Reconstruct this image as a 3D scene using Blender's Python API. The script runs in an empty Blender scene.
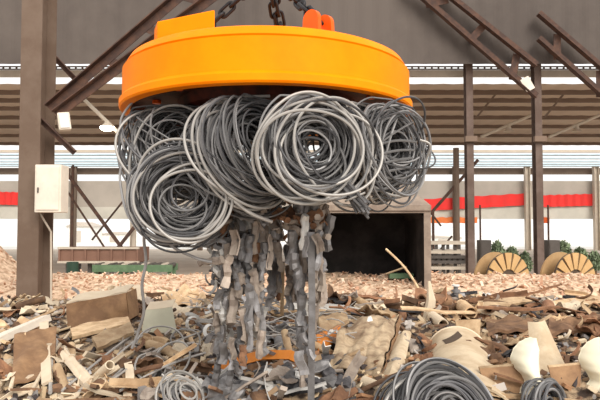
import bpy, bmesh, math, random
from mathutils import Vector, Matrix, noise, Quaternion
random.seed(11)
R = random.random
U = random.uniform
G = random.gauss
PI = math.pi
V = Vector
C = bpy.context.scene.collection
EYE = 2.0
F = 600.0
PITCH = math.atan(25 / 600)

# ------------------------------------------------------------------ helpers
def ray(px, py):
    u, v = (px - 300) / F, (200 - py) / F
    c, s = math.cos(PITCH), math.sin(PITCH)
    return V((u, c - s * v, s + c * v))
def P(px, py, Y):
    d = ray(px, py)
    return V((0, 0, EYE)) + d * (Y / d.y)

class MB:
    """collects shapes, then links them as ONE mesh object"""
    def __init__(self): self.v, self.f = [], []
    def add(self, vs, fs, M=None):
        n = len(self.v)
        self.v += [(M @ V(p)) if M is not None else V(p) for p in vs]
        self.f += [tuple(i + n for i in f) for f in fs]
        return self
    def box(self, c, s, M=None, bev=0.0):
        x, y, z = s[0] / 2, s[1] / 2, s[2] / 2
        b = min(bev, x * .9, y * .9, z * .9)
        if b <= 0:
            vs = [V(c) + V((i * x, j * y, k * z)) for i in (-1, 1) for j in (-1, 1) for k in (-1, 1)]
            fs = [(0, 1, 3, 2), (4, 6, 7, 5), (0, 4, 5, 1), (2, 3, 7, 6), (0, 2, 6, 4), (1, 5, 7, 3)]
            return self.add(vs, fs, M)
        bm = bmesh.new()
        bmesh.ops.create_cube(bm, size=1)
        for q in bm.verts: q.co = V((q.co.x * s[0], q.co.y * s[1], q.co.z * s[2])) + V(c)
        bmesh.ops.bevel(bm, geom=bm.edges[:], offset=b, segments=2, affect='EDGES', profile=.6)
        bm.verts.index_update()
        self.add([q.co.copy() for q in bm.verts], [tuple(q.index for q in f.verts) for f in bm.faces], M)
        bm.free()
        return self
    def sweep(self, pts, outline, scales=None, closed=False, up=None, twist=0.0):
        pts = [V(p) for p in pts]
        n, m = len(pts), len(outline)
        tang = []
        for i in range(n):
            a = pts[(i - 1) % n] if (closed or i) else pts[0]
            b = pts[(i + 1) % n] if (closed or i < n - 1) else pts[-1]
            t = b - a
            tang.append(t.normalized() if t.length > 1e-9 else V((0, 0, 1)))
        u = V(up) if up is not None else (V((0, 0, 1)) if abs(tang[0].z) < .9 else V((0, 1, 0)))
        u = (u - tang[0] * u.dot(tang[0])).normalized()
        vs = []
        for i in range(n):
            if i:
                u = u - tang[i] * u.dot(tang[i])
                u = u.normalized() if u.length > 1e-6 else tang[i].orthogonal().normalized()
            w = tang[i].cross(u)
            s = scales[i] if scales else 1.0
            if isinstance(s, (int, float)): s = (s, s)
            a = twist * i / max(1, n - 1)
            ca, sa = math.cos(a), math.sin(a)
            for (x, y) in outline:
                x, y = x * s[0], y * s[1]
                vs.append(pts[i] + w * (x * ca - y * sa) + u * (x * sa + y * ca))
        fs = []
        for i in range(n if closed else n - 1):
            j = (i + 1) % n
            for k in range(m):
                l = (k + 1) % m
                fs.append((i * m + k, i * m + l, j * m + l, j * m + k))
        if not closed:
            fs.append(tuple(range(m - 1, -1, -1)))
            fs.append(tuple((n - 1) * m + k for k in range(m)))
        return self.add(vs, fs)
    def tube(self, pts, r, seg=8, closed=False):
        sc = None
        if isinstance(r, (list, tuple)): sc, r = [q for q in r], 1.0
        return self.sweep(pts, [(r * math.cos(2 * PI * k / seg), r * math.sin(2 * PI * k / seg)) for k in range(seg)], sc, closed)
    def rings(self, prof, seg=64, M=None, a0=0, a1=2 * PI):
        full = abs(a1 - a0 - 2 * PI) < 1e-6
        n = seg if full else seg + 1
        vs = [(r * math.cos(a0 + (a1 - a0) * k / seg), r * math.sin(a0 + (a1 - a0) * k / seg), z) for (r, z) in prof for k in range(n)]
        fs = []
        for i in range(len(prof) - 1):
            for k in range(seg):
                l = (k + 1) % n
                fs.append((i * n + k, i * n + l, (i + 1) * n + l, (i + 1) * n + k))
        return self.add(vs, fs, M)
    def sheet(self, nx, ny, fn, th):
        """a bent sheet with real thickness: fn(u,v) -> point"""
        g = [[V(fn(i / nx, j / ny)) for j in range(ny + 1)] for i in range(nx + 1)]
        top, bot = [], []
        for i in range(nx + 1):
            for j in range(ny + 1):
                du = g[min(i + 1, nx)][j] - g[max(i - 1, 0)][j]
                dv = g[i][min(j + 1, ny)] - g[i][max(j - 1, 0)]
                nn = du.cross(dv)
                nn = nn.normalized() if nn.length > 1e-9 else V((0, 0, 1))
                top.append(g[i][j] + nn * th / 2); bot.append(g[i][j] - nn * th / 2)
        W = ny + 1
        N = len(top)
        fs = []
        for i in range(nx):
            for j in range(ny):
                a, b, c, d = i * W + j, (i + 1) * W + j, (i + 1) * W + j + 1, i * W + j + 1
                fs.append((a, b, c, d)); fs.append((N + d, N + c, N + b, N + a))
        for i in range(nx):
            a, b = i * W, (i + 1) * W
            fs.append((a, a + N, b + N, b))
            a, b = i * W + ny, (i + 1) * W + ny
            fs.append((b, b + N, a + N, a))
        for j in range(ny):
            a, b = j, j + 1
            fs.append((b, b + N, a + N, a))
            a, b = nx * W + j, nx * W + j + 1
            fs.append((a, a + N, b + N, b))
        return self.add(top + bot, fs)
    def build(self, name, mat, parent=None, loc=None, smooth=False):
        me = bpy.data.meshes.new(name)
        o = V(loc) if loc is not None else V((0, 0, 0))
        me.from_pydata([tuple(p - o) for p in self.v], [], self.f)
        me.materials.append(mat)
        bm = bmesh.new(); bm.from_mesh(me)
        bmesh.ops.recalc_face_normals(bm, faces=bm.faces)
        bm.to_mesh(me); bm.free()
        if smooth:
            me.polygons.foreach_set('use_smooth', [True] * len(me.polygons))
            me.set_sharp_from_angle(angle=math.radians(38))
        me.update()
        ob = bpy.data.objects.new(name, me)
        ob.location = o
        C.objects.link(ob)
        if parent is not None:
            ob.parent = parent
            ob.location = o - parent.location if loc is not None else -parent.location
        return ob

def tag(o, label, cat, group=None, kind=None):
    if label: o['label'] = label
    if cat: o['category'] = cat
    if group: o['group'] = group
    if kind: o['kind'] = kind
    return o
def thing(name, label, cat, loc=(0, 0, 0), group=None):
    o = bpy.data.objects.new(name, None); C.objects.link(o)
    o.location = loc; o.empty_display_size = .1
    return tag(o, label, cat, group)
def struct(o, label=None):
    o['kind'] = 'structure'
    if label: o['label'] = label
    return o
def rot(ax, a): return Matrix.Rotation(a, 4, ax)
def frame(loc, rx=0, ry=0, rz=0): return Matrix.Translation(V(loc)) @ rot('Z', rz) @ rot('Y', ry) @ rot('X', rx)

# ------------------------------------------------------------------ materials
def mat(name, col, rough=.6, metal=0.0, var=.25, scale=6.0, alt=None, altamt=.5, bump=0.0, island=0.0, objrand=0.0, detail=6, lo=.42, hi=.62, spec=.25):
    m = bpy.data.materials.new(name); m.use_nodes = True
    nt = m.node_tree; N = nt.nodes; L = nt.links
    b = N['Principled BSDF']
    b.inputs['Roughness'].default_value = rough; b.inputs['Metallic'].default_value = metal; b.inputs['Specular IOR Level'].default_value = spec
    tc = N.new('ShaderNodeTexCoord')
    nz = N.new('ShaderNodeTexNoise'); nz.inputs['Scale'].default_value = scale; nz.inputs['Detail'].default_value = detail
    nz.inputs['Roughness'].default_value = .65
    L.new(tc.outputs['Object'], nz.inputs['Vector'])
    a4 = (*col, 1)
    alt = alt or tuple(c * (1 - var) for c in col)
    rp = N.new('ShaderNodeValToRGB')
    rp.color_ramp.elements[0].position = lo; rp.color_ramp.elements[1].position = hi
    rp.color_ramp.elements[0].color = (*[alt[i] * altamt * 2 * .5 + col[i] * (1 - altamt) for i in range(3)], 1)
    rp.color_ramp.elements[1].color = a4
    L.new(nz.outputs['Fac'], rp.inputs['Fac'])
    out = rp.outputs['Color']
    def mul(fac_socket, amt, out):
        mr = N.new('ShaderNodeMapRange'); mr.inputs['To Min'].default_value = 1 - amt; mr.inputs['To Max'].default_value = 1 + amt
        L.new(fac_socket, mr.inputs['Value'])
        hs = N.new('ShaderNodeHueSaturation')
        L.new(mr.outputs['Result'], hs.inputs['Value']); L.new(out, hs.inputs['Color'])
        return hs.outputs['Color']
    if island:
        ge = N.new('ShaderNodeNewGeometry'); out = mul(ge.outputs['Random Per Island'], island, out)
    if objrand:
        oi = N.new('ShaderNodeObjectInfo'); out = mul(oi.outputs['Random'], objrand, out)
    L.new(out, b.inputs['Base Color'])
    if bump:
        bp = N.new('ShaderNodeBump'); bp.inputs['Strength'].default_value = bump; bp.inputs['Distance'].default_value = .02
        L.new(nz.outputs['Fac'], bp.inputs['Height']); L.new(bp.outputs['Normal'], b.inputs['Normal'])
    return m
def emit(name, col, s):
    m = bpy.data.materials.new(name); m.use_nodes = True
    b = m.node_tree.nodes['Principled BSDF']
    b.inputs['Emission Color'].default_value = (*col, 1); b.inputs['Emission Strength'].default_value = s
    b.inputs['Base Color'].default_value = (*col, 1)
    return m

M = dict(
    orange=mat('magnet orange paint', (1.0, .265, .0), .55, 0, scale=3, alt=(.95, .20, .0), bump=.03, spec=.08),
    orange2=mat('orange red paint', (.95, .12, .002), .5, 0, scale=5),
    under=mat('dark red primer', (.13, .025, .012), .7, 0, scale=5, alt=(.03, .012, .01), altamt=.9),
    wire=mat('steel rod', (.235, .228, .23), .48, .15, scale=9, alt=(.13, .125, .12), island=.55, lo=.35, hi=.7),
    wiredark=mat('dark steel rod', (.10, .097, .10), .5, .15, scale=9, alt=(.05, .05, .055), island=.6),
    wirelight=mat('bright steel rod', (.36, .34, .32), .45, .2, scale=9, alt=(.3, .28, .26), island=.35),
    chain=mat('black chain', (.03, .028, .03), .5, .4),
    column=mat('dusty grey column paint', (.165, .115, .085), .75, 0, scale=2.2, alt=(.13, .085, .06), altamt=.8),
    column2=mat('brown column paint', (.16, .115, .095), .75, 0, scale=2.2, alt=(.10, .065, .05), altamt=.8),
    brace=mat('rusty brown steel', (.12, .062, .042), .75, 0, scale=5, alt=(.055, .035, .03), altamt=.8),
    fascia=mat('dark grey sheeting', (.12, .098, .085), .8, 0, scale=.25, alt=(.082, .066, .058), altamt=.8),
    roof=mat('brown grey roof sheet', (.62, .50, .40), .8, 0, scale=.5, alt=(.5, .39, .31)),
    purlin=mat('dark purlin', (.20, .14, .105), .8, 0, scale=1),
    girder=mat('brown girder', (.20, .145, .11), .8, 0, scale=1),
    palebeam=mat('pale steel', (.55, .47, .38), .6, 0, scale=2),
    louvre=mat('pale blue louvre', (.55, .68, .76), .5, 0, scale=2),
    panel=mat('beige wall sheet', (.50, .44, .38), .8, 0, scale=.4),
    panel2=mat('pale wall sheet', (.66, .62, .54), .8, 0, scale=.4),
    red=mat('red banner cloth', (.85, .045, .04), .8, 0, scale=1.2, alt=(.7, .06, .05)),
    orangecloth=mat('orange banner cloth', (.9, .25, .08), .8, 0, scale=1.2),
    concrete=mat('dusty concrete', (.52, .45, .38), .9, 0, scale=.6, alt=(.40, .33, .27)),
    rubble=mat('tan brick rubble', (.70, .51, .36), .95, 0, scale=9, alt=(.30, .17, .10), altamt=.85, bump=.9, lo=.38, hi=.58, detail=9),
    heap=mat('mixed scrap grit', (.42, .30, .19), .9, 0, scale=9, alt=(.05, .033, .025), altamt=1, bump=.9, lo=.44, hi=.6),
    bankbrown=mat('brown rubble bank', (.42, .24, .14), .95, 0, scale=5, alt=(.22, .11, .06), altamt=.8, bump=.7),
    cream=mat('cream enamel', (.78, .69, .58), .5, 0, scale=3),
    hood=mat('beige furnace shell', (.33, .26, .205), .8, 0, scale=2.5, alt=(.2, .15, .12), altamt=.8),
    mouthshade=mat('shaded mouth lining', (.055, .045, .042), .9, 0, scale=1.6, alt=(.02, .017, .016), altamt=.9),  # deep shade inside the hood mouth put into the lining colour
    rust=mat('rust', (.30, .155, .085), .9, 0, scale=10, alt=(.15, .075, .045), altamt=.8, objrand=.35, bump=.3),
    tan=mat('tan scale', (.58, .42, .26), .8, 0, scale=8, alt=(.36, .23, .13), altamt=.8, objrand=.35, bump=.3),
    pale=mat('pale scrap', (.60, .50, .37), .7, 0, scale=8, alt=(.55, .44, .32), altamt=.8, objrand=.25),
    brown=mat('dark brown scrap', (.22, .125, .07), .85, 0, scale=8, alt=(.10, .055, .035), altamt=.8, objrand=.4, bump=.3),
    grey=mat('grey scrap', (.27, .26, .265), .5, .3, scale=9, alt=(.15, .14, .135), altamt=.8, objrand=.4, bump=.2),
    greytan=mat('grey tan scrap', (.40, .335, .28), .6, .15, scale=9, alt=(.24, .19, .16), altamt=.8, objrand=.3, bump=.2),
    dark=mat('dark slag', (.085, .08, .085), .6, .1, scale=9, alt=(.03, .028, .03), altamt=.8, objrand=.5, bump=.4),
    silver=mat('bright offcut', (.62, .60, .57), .35, .2, scale=6, objrand=.2),
    beige=mat('dusty beige sheet', (.50, .38, .25), .8, 0, scale=6, alt=(.22, .145, .09), altamt=.95, bump=.3, lo=.38, hi=.6),
    beige2=mat('pale beige pipe', (.62, .50, .35), .7, 0, scale=5, alt=(.45, .33, .21), altamt=.8),
    hole=mat('dark stain', (.10, .07, .05), .9),
    brownpanel=mat('brown sheet steel', (.34, .20, .105), .75, 0, scale=5, alt=(.20, .11, .06), altamt=.9, bump=.2),
    creamduct=mat('cream duct', (.86, .80, .62), .55, 0, scale=4, alt=(.75, .66, .48)),
    greenpanel=mat('grey green panel', (.56, .53, .40), .55, 0, scale=4),
    orangebar=mat('orange brown bar', (.62, .21, .03), .6, 0, scale=6, alt=(.42, .13, .03)),
    green=mat('machine green', (.13, .20, .11), .6, 0, scale=4, alt=(.06, .11, .06)),
    dkgreen=mat('dark green drum', (.03, .06, .04), .5, 0, scale=4),
    machine=mat('dark machine steel', (.10, .085, .075), .6, .1, scale=4),
    wagon=mat('maroon trough', (.22, .12, .085), .8, 0, scale=3),
    leaf=mat('shrub leaves', (.20, .25, .15), .8, 0, scale=3, island=.5),
    wood=mat('yellow reel wood', (.50, .32, .15), .7, 0, scale=5, alt=(.40, .24, .10), island=.25),
    wood2=mat('tan reel wood', (.44, .28, .14), .75, 0, scale=5, alt=(.34, .2, .09), island=.2),
    white=mat('white wall and floor glare', (.8, .78, .74), .8),
    lens=emit('lamp lens', (1, .93, .78), 14),
    bulb=emit('flood lens', (1, .95, .85), 6),
)

# ------------------------------------------------------------------ camera, sky, light
cam = bpy.data.objects.new('camera', bpy.data.cameras.new('camera')); C.objects.link(cam)
cam.location = (0, 0, EYE); cam.rotation_euler = (PI / 2 + PITCH, 0, 0)
cam.data.sensor_width = 36; cam.data.lens = 36; cam.data.clip_end = 500
bpy.context.scene.camera = cam
w = bpy.data.worlds.new('sky'); bpy.context.scene.world = w; w.use_nodes = True
bg = w.node_tree.nodes['Background']
bg.inputs['Color'].default_value = (1.0, .985, .96, 1); bg.inputs['Strength'].default_value = .98
sun = bpy.data.objects.new('sun', bpy.data.lights.new('sun', 'SUN')); C.objects.link(sun)
sun.data.energy = 2.6; sun.data.angle = math.radians(34); sun.data.color = (1, .95, .87)
sun.rotation_euler = V((-.5, 1.0, -.75)).to_track_quat('-Z', 'Y').to_euler()
vs = bpy.context.scene.view_settings
vs.view_transform = 'Standard'; vs.look = 'None'; vs.exposure = 0.35; vs.gamma = 1
vs.use_curve_mapping = False

# ------------------------------------------------------------------ setting
m = MB(); m.box((0, 60, -.1), (200, 140, .2)); struct(m.build('floor', M['concrete']))

m = MB(); m.box((0, 99.6, .01), (240, 100, .02)); struct(m.build('floor_outside', M['white']))  # blown-out daylight put into the white of the outdoor ground
# dark sheeting above the far column line
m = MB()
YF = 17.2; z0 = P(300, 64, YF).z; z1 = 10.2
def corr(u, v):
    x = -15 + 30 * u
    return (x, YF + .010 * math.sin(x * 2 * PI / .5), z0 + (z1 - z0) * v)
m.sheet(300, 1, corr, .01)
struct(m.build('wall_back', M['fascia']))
# gutter beam and its ladder in the light slot
m = MB(); YB = 18.0
za, zb = P(300, 77, YB).z, P(300, 70.5, YB).z
m.box((0, YB, (za + zb) / 2), (30, .12, zb - za)); struct(m.build('beam_eave', M['palebeam']))
m = MB()
za2, zb2 = P(300, 69, YB).z, P(300, 66.5, YB).z
m.box((0, YB + .02, zb2), (30, .05, .03)); m.box((0, YB + .02, za2), (30, .05, .03))
for i in range(150): m.box((-15 + .2 * i, YB + .02, (za2 + zb2) / 2), (.05, .03, zb2 - za2))
struct(m.build('trim_1', M['girder']))

# roof of the bay beyond, seen from below
ZR = P(300, 87, 20).z
ya, yb = 20.0, 35.5
m = MB()
m.sheet(360, 1, lambda u, v: (-30 + 60 * u, ya + (yb - ya) * v, ZR + .10 + .008 * math.sin(u * 360 * PI / 2)), .012)
ceil = struct(m.build('ceiling', M['roof']))
for py in (93, 101, 109, 118, 127, 136, 144):
    Y = 2 + 0
    d = ray(300, py); t = (ZR - EYE) / d.z; Y = d.y * t
    q = MB(); q.box((0, Y, ZR + .02), (60, .11, .16)); q.build('purlin', M['purlin'], ceil)
# rafters of the bay beyond
# louvred rooflight at its far end
q = MB()
for py in (152, 155.5, 159, 162, 164.5, 166.5):
    d = ray(300, py); t = (ZR - EYE) / d.z; Y = d.y * t
    q.box((0, Y, ZR + .05), (70, .55, .1))
lv = struct(q.build('window_1', M['louvre']))
q = MB(); d = ray(300, 151); Y = d.y * (ZR - EYE) / d.z
q.box((0, Y, ZR - .02), (70, .2, .16)); q.build('window_rail', M['palebeam'], lv)
# end wall: girder, slot, sheets, opening below
YE = 48.0
def band(name, y0, y1, mt, th=.2, yy=YE):
    za, zb = P(300, y1, yy).z, P(300, y0, yy).z
    b = MB(); b.box((0, yy, (za + zb) / 2), (90, th, zb - za)); return struct(b.build(name, mt))
band('beam_far', 168, 174.5, M['girder'])
band('wall_far', 181, 207, M['panel'])
band('wall_far_lower', 207, 219, M['panel2'])
# slender posts of the end wall
for i, px in enumerate((-28, 73, 133, 200, 260, 395, 456, 528, 597, 660)):
    Y = YE - .5; x = P(px, 240, Y).x
    b = MB(); ztop = ZR
    for s in (-1, 1): b.box((x + s * .17, Y, ztop / 2), (.05, .4, ztop))
    b.box((x, Y, ztop / 2), (.34, .06, ztop))
    struct(b.build('column_far', M['girder'] if px not in (133, 528, 597) else M['palebeam']))

# banners
def banner(x0, x1, yl, yr, h, mt, label):
    Y = YE - .22
    a, b = P(x0, yl, Y), P(x1, yr, Y); hh = h / F * Y
    q = MB()
    def fn(u, v):
        p = a.lerp(b, u)
        sag = .05 * math.sin(u * PI * 6) ** 2
        return (p.x, p.y - .04 - .05 * math.sin(u * 40), p.z - hh * v - sag * (1 - v * .5))
    q.sheet(60, 6, fn, .01)
    return tag(q.build('banner', mt, loc=a, smooth=True), label, 'banner', 'banners on the far wall')
banner(-20, 20, 191, 192, 13, M['red'], 'red cloth banner behind the thick grey column with the cream box')
banner(424, 526, 199, 193, 12, M['red'], 'long red cloth banner on far wall between dark hood and first reel')
banner(541, 593, 195, 193.5, 12, M['red'], 'shorter red cloth banner beyond the second dark column')
banner(424, 477, 217, 217, 6, M['orangecloth'], 'narrow orange cloth strip hanging below the long red banner')
banner(541, 549, 217, 217, 6, M['orangecloth'], 'tiny orange cloth strip beside the second dark column')

# columns in the far side of the hall
def hsec(b, x, y, z0, z1, w, d, t):
    b.box((x, y - d / 2 + t / 2, (z0 + z1) / 2), (w, t, z1 - z0))
    b.box((x, y + d / 2 - t / 2, (z0 + z1) / 2), (w, t, z1 - z0))
    b.box((x, y, (z0 + z1) / 2), (t, d - 2 * t, z1 - z0))
def far_column(px, label):
    Y = 17.6; x = P(px, 200, Y).x
    root = thing('steel_column', label, 'column', (x, Y, 0))
    b = MB(); hsec(b, x, Y, 0.02, P(300, 40, Y).z, .20, .3, .025); b.build('shaft', M['column2'], root)
    b = MB(); b.box((x, Y, .01), (.5, .5, .04)); b.build('base_plate', M['column2'], root)
    b = MB(); zc = P(300, 140, Y).z; b.box((x, Y - .22, zc), (.34, .14, .16)); b.build('bracket', M['purlin'], root)
    return root
far_column(469.5, 'slim dark steel column between the dark hood and first cable reel')
far_column(538, 'slim dark steel column between the two cable reels')

# laced diagonal braces
def brace(a0, a1, b0, b1, nb, label, mt, w=.1, gap=.0):
    """two angle chords a0-a1 and b0-b1 with battens"""
    root = thing('knee_brace', label, 'brace', a0)
    L = [(0, 0), (w, 0), (w, w * .12), (w * .12, w * .12), (w * .12, w), (0, w)]
    for (p, q) in ((a0, a1), (b0, b1)):
        c = MB(); c.sweep([p, q], L, up=(0, -1, 0)); c.build('chord', mt, root)
    for i in range(nb):
        u = (i + .5) / nb
        p, q = a0.lerp(a1, u), b0.lerp(b1, u)
        c = MB(); c.sweep([p, q], [(-w * .5, -.008), (w * .5, -.008), (w * .5, .008), (-w * .5, .008)], up=(0, -1, 0)); c.build('batten', mt, root)
    return root
YL = 10.25
brace(P(47, 106, YL), P(196, -22, YL), P(54, 112, YL), P(222, -14, YL), 4, 'rusty laced brace rising from the thick grey column behind the magnet', M['brace'], .15)
YR = 16.95
brace(P(534, 99, YR), P(404, -14, YR), P(534, 68, YR), P(431, -14, YR), 3, 'rusty laced brace running down to the second slim column', M['brace'], .21)
brace(P(664, 154, YR), P(536, 41, YR), P(664, 126, YR), P(536, 16, YR), 3, 'rusty laced brace starting at the second slim column and leaving the frame', M['brace'], .21)
# little white gusset on the brace
b = MB(); b.sweep([P(524, 78, 16.85), P(531, 90, 16.85)], [(-.13, -.01), (.13, -.01), (.13, .01), (-.13, .01)], up=(0, -1, 0))
tag(b.build('notice_plate', M['cream'], loc=P(530, 87, 16.9)), 'small pale plate fixed to the brace by the second slim column', 'plate')

# near column on the left
cx = P(30, 200, 10.3).x
root = thing('steel_column', 'thick dusty grey steel column carrying the cream box', 'column', (cx, 10.55, 0))
b = MB(); hsec(b, cx, 10.55, 0.0, 9.5, .36, .62, .03)
b.build('shaft', M['column'], root)
b = MB(); b.box((cx, 10.55, .03), (.8, .95, .06)); b.build('base_plate', M['column'], root)
b = MB(); b.tube([P(39, 212, 10.3), P(47, 225, 10.3), P(51, 232, 10.35), P(51, 300, 10.4)], .018); b.build('conduit', M['palebeam'], root)
# raking strut below the brace (angle) and short back strut
for (p0, p1, Y, lab) in (((42, 117), (77, 151), 10.4, 'short brown steel strut pointing down from thick grey column'), ((57, 56), (78, 78), 11.2, 'short brown strut behind the laced brace by thick grey column')):
    b = MB(); b.sweep([P(*p0, Y), P(*p1, Y)], [(0, 0), (.1, 0), (.1, .015), (.015, .015), (.015, .1), (0, .1)], up=(0, -1, 0))
    tag(b.build('steel_strut', M['brace'], loc=P(*p0, Y)), lab, 'strut', 'short struts at the thick column')
# cream box
c0 = P(52, 189, 10.15)
root = thing('junction_box', 'cream metal electrical box fixed to the thick grey column', 'box', c0)
b = MB(); b.box(c0, (.44, .34, .80), bev=.015); b.build('body', M['cream'], root)
b = MB(); b.box(c0 + V((0, -.18, 0)), (.38, .02, .72), bev=.008); b.build('door', M['cream'], root)
b = MB(); b.box(c0 + V((-.15, -.2, -.03)), (.02, .03, .09), bev=.005); b.build('handle', M['machine'], root)
b = MB(); b.box(c0 + V((-.30, .20, .3)), (.25, .05, .04)); b.box(c0 + V((-.30, .20, -.3)), (.25, .05, .04)); b.build('bracket', M['column2'], root)
# flood lamp on the column
c0 = P(64, 122, 10.3)
root = thing('floodlight', 'small cream floodlight housing hanging beside the thick grey column', 'lamp', c0)
Mx = frame(c0, 0, math.radians(-8), math.radians(24))
b = MB(); b.box((0, 0, 0), (.2, .26, .30), Mx, .02); b.build('housing', M['cream'], root)
b = MB(); b.box((0, -.14, 0), (.15, .02, .24), Mx, .004); b.build('lens', M['white'], root)
b = MB(); b.tube([Mx @ V((0, .05, .15)), P(60, 108, 10.3), P(50, 106, 10.3)], .02); b.build('bracket', M['brace'], root)
# glowing bay lamp on its slanting pipe
root = thing('bay_lamp', 'glowing round lamp on a slanting pipe under the far roof', 'lamp', P(107, 126, 19))
b = MB(); b.tube([P(68, 84, 19), P(128, 142, 19)], .06); b.build('pipe', M['palebeam'], root)
Mx = Matrix.Translation(P(107, 126, 18.9))
b = MB(); b.rings([(.0, .16), (.06, .16), (.09, .08), (.2, -.02), (.19, -.03), (.0, .04)], 24, Mx); b.build('shade', M['palebeam'], root)
b = MB(); b.rings([(0, -.17), (.12, -.15), (.2, -.1), (.22, -.03), (0, .0)], 20, Mx); b.build('lens', M['lens'], root)
# right-hand unlit lamp and its pale pipe (seen twice)
for px, lab in ((0, 'pale slanting pipe with unlit lamp between the two slim columns'), (68, 'pale slanting pipe with unlit lamp beyond the second slim column')):
    root = thing('bay_lamp', lab, 'lamp', P(510 + px, 131, 22), 'unlit bay lamps')
    b = MB(); b.tube([P(481 + px, 137, 22), P(532 + px, 115, 22)], .055); b.build('pipe', M['palebeam'], root)
    Mx = Matrix.Translation(P(509 + px, 131, 22))
    b = MB(); b.rings([(.0, .2), (.06, .2), (.09, .08), (.2, -.02), (.19, -.03), (.0, .04)], 24, Mx); b.build('shade', M['palebeam'], root)
    b = MB(); b.tube([Mx @ V((0, 0, .18)), P(509 + px, 124.5, 22)], .02); b.build('hanger', M['palebeam'], root)
    b = MB(); b.sweep([P(476 + px, 118, 21), P(499 + px, 90, 21)], [(-.03, -.03), (.03, -.03), (.03, .03), (-.03, .03)])
    tag(b.build('tie_rod', M['purlin'], loc=P(476 + px, 118, 21)), 'thin dark tie rod ' + ('between the two slim columns' if not px else 'beyond the second slim column') + ' under the far roof', 'rod', 'tie rods under the far roof')

# thin cross bracing on the far side
for (a, b2, r, Y, lab) in (((66, 172), (141, 274), .055, 22, 'main long diagonal brace bar left of the coils in far bay'),
                   ((64, 186), (114, 262), .03, 22.3, 'thinner diagonal bar parallel to the main long brace'),
                   ((136, 225), (94, 278), .055, 21.6, 'brown diagonal bar crossing the main long brace'),
                   ((124, 200), (92, 240), .03, 22.6, 'thin bar rising towards the coils in far bay'),
                   ((431, 213), (478, 160), .05, 22, 'pale diagonal bar behind the first slim column'),
                   ((441, 226), (431, 213), .03, 22.2, 'short dark bar end beside the dark hood'),
                   ((452, 236), (440, 250), .03, 22.2, 'short thin bar low behind the dark hood')):
    b = MB(); w_ = r
    b.sweep([P(*a, Y), P(*b2, Y)], [(-w_, -w_), (w_, -w_), (w_, w_), (-w_, w_)])
    tag(b.build('bracing_bar', M['brace'], loc=P(*a, Y)), lab, 'brace', 'cross bracing of the far bay')
for (px, y0, r, mt, lab) in ((456, 148, .11, 'girder', 'slim brown post with base behind the dark hood'), (134, 200, .10, 'palebeam', 'pale tan post standing behind the big coils'), (73, 165, .045, 'brace', 'thin dark pole behind the cream electrical box'), (433, 210, .05, 'brace', 'thin dark pole right beside the dark hood'), (480, 205, .035, 'brace', 'thin dark pole by the first cable reel'), (548, 205, .035, 'brace', 'thin dark pole by the second cable reel')):
    Y = 22.0; p = P(px, y0, Y)
    b = MB(); b.tube([(p.x, Y, 0), (p.x, Y, p.z)], r, 10); b.box((p.x, Y, .02), (r * 4, r * 4, .04))
    tag(b.build('post', M[mt], loc=(p.x, Y, 0)), lab, 'post')

# ------------------------------------------------------------------ things in the far bay
def block(name, x0, x1, y0, y1, Y, d, mt, label, cat, extra=None, group=None):
    a, b_ = P(x0, y1, Y), P(x1, y0, Y)
    root = thing(name, label, cat, ((a.x + b_.x) / 2, Y + d / 2, 0), group)
    return root, a, b_
# maroon trough wagon
root, a, b_ = block('ore_trough', 60, 138, 248, 262, 20.5, 1.4, 'wagon', 'long maroon steel trough behind the thin crossing bars', 'trough')
b = MB(); n = 14
b.box(((a.x + b_.x) / 2, 20.5, (a.z + b_.z) / 2), (b_.x - a.x, .06, b_.z - a.z)); b.box(((a.x + b_.x) / 2, 21.9, (a.z + b_.z) / 2), (b_.x - a.x, .06, b_.z - a.z))
b.box((a.x, 21.2, (a.z + b_.z) / 2), (.06, 1.4, b_.z - a.z)); b.box((b_.x, 21.2, (a.z + b_.z) / 2), (.06, 1.4, b_.z - a.z)); b.box(((a.x + b_.x) / 2, 21.2, a.z), (b_.x - a.x, 1.4, .06))
b.build('body', M['wagon'], root)
b = MB(); b.box(((a.x + b_.x) / 2, 20.46, b_.z), (b_.x - a.x + .1, .12, .07)); b.box(((a.x + b_.x) / 2, 20.46, a.z), (b_.x - a.x + .1, .16, .07)); b.build('rim', M['palebeam'], root)
for i in range(7): MB().box((a.x + (b_.x - a.x) * i / 6, 20.45, (a.z + b_.z) / 2), (.06, .08, b_.z - a.z)).build('rib', M['wagon'], root)
for i in range(4):
    for yy in (20.7, 21.7):
        b = MB(); b.box((a.x + .2 + (b_.x - a.x - .4) * i / 3, yy, a.z / 2), (.12, .12, a.z)); b.build('leg', M['machine'], root)
# green roller bench
root = thing('roller_bench', 'low green machine bench in far bay behind pale tan post', 'machine', (-5.6, 19, 0))
xa, xb = P(92, 270, 18.6).x, P(172, 270, 18.6).x
zt = P(300, 265, 18.6).z; zl = P(300, 272, 18.6).z
b = MB(); b.box(((xa + xb) / 2, 18.65, (zt + zl) / 2), (xb - xa, .1, zt - zl)); b.build('side_rail', M['green'], root)
b = MB(); b.box(((xa + xb) / 2, 19.45, (zt + zl) / 2), (xb - xa, .1, zt - zl)); b.build('side_rail', M['green'], root)
for i in range(12):
    x = xa + .1 + (xb - xa - .2) * i / 11
    b = MB(); b.tube([(x, 18.7, zt - .03), (x, 19.4, zt - .03)], .07, 10); b.build('roller', M['palebeam'] if i % 3 == 1 else M['machine'], root)
for i in range(4):
    for yy in (18.7, 19.4):
        b = MB(); b.box((xa + .1 + (xb - xa - .2) * i / 3, yy, zl / 2), (.1, .1, zl)); b.build('leg', M['green'], root)
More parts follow.
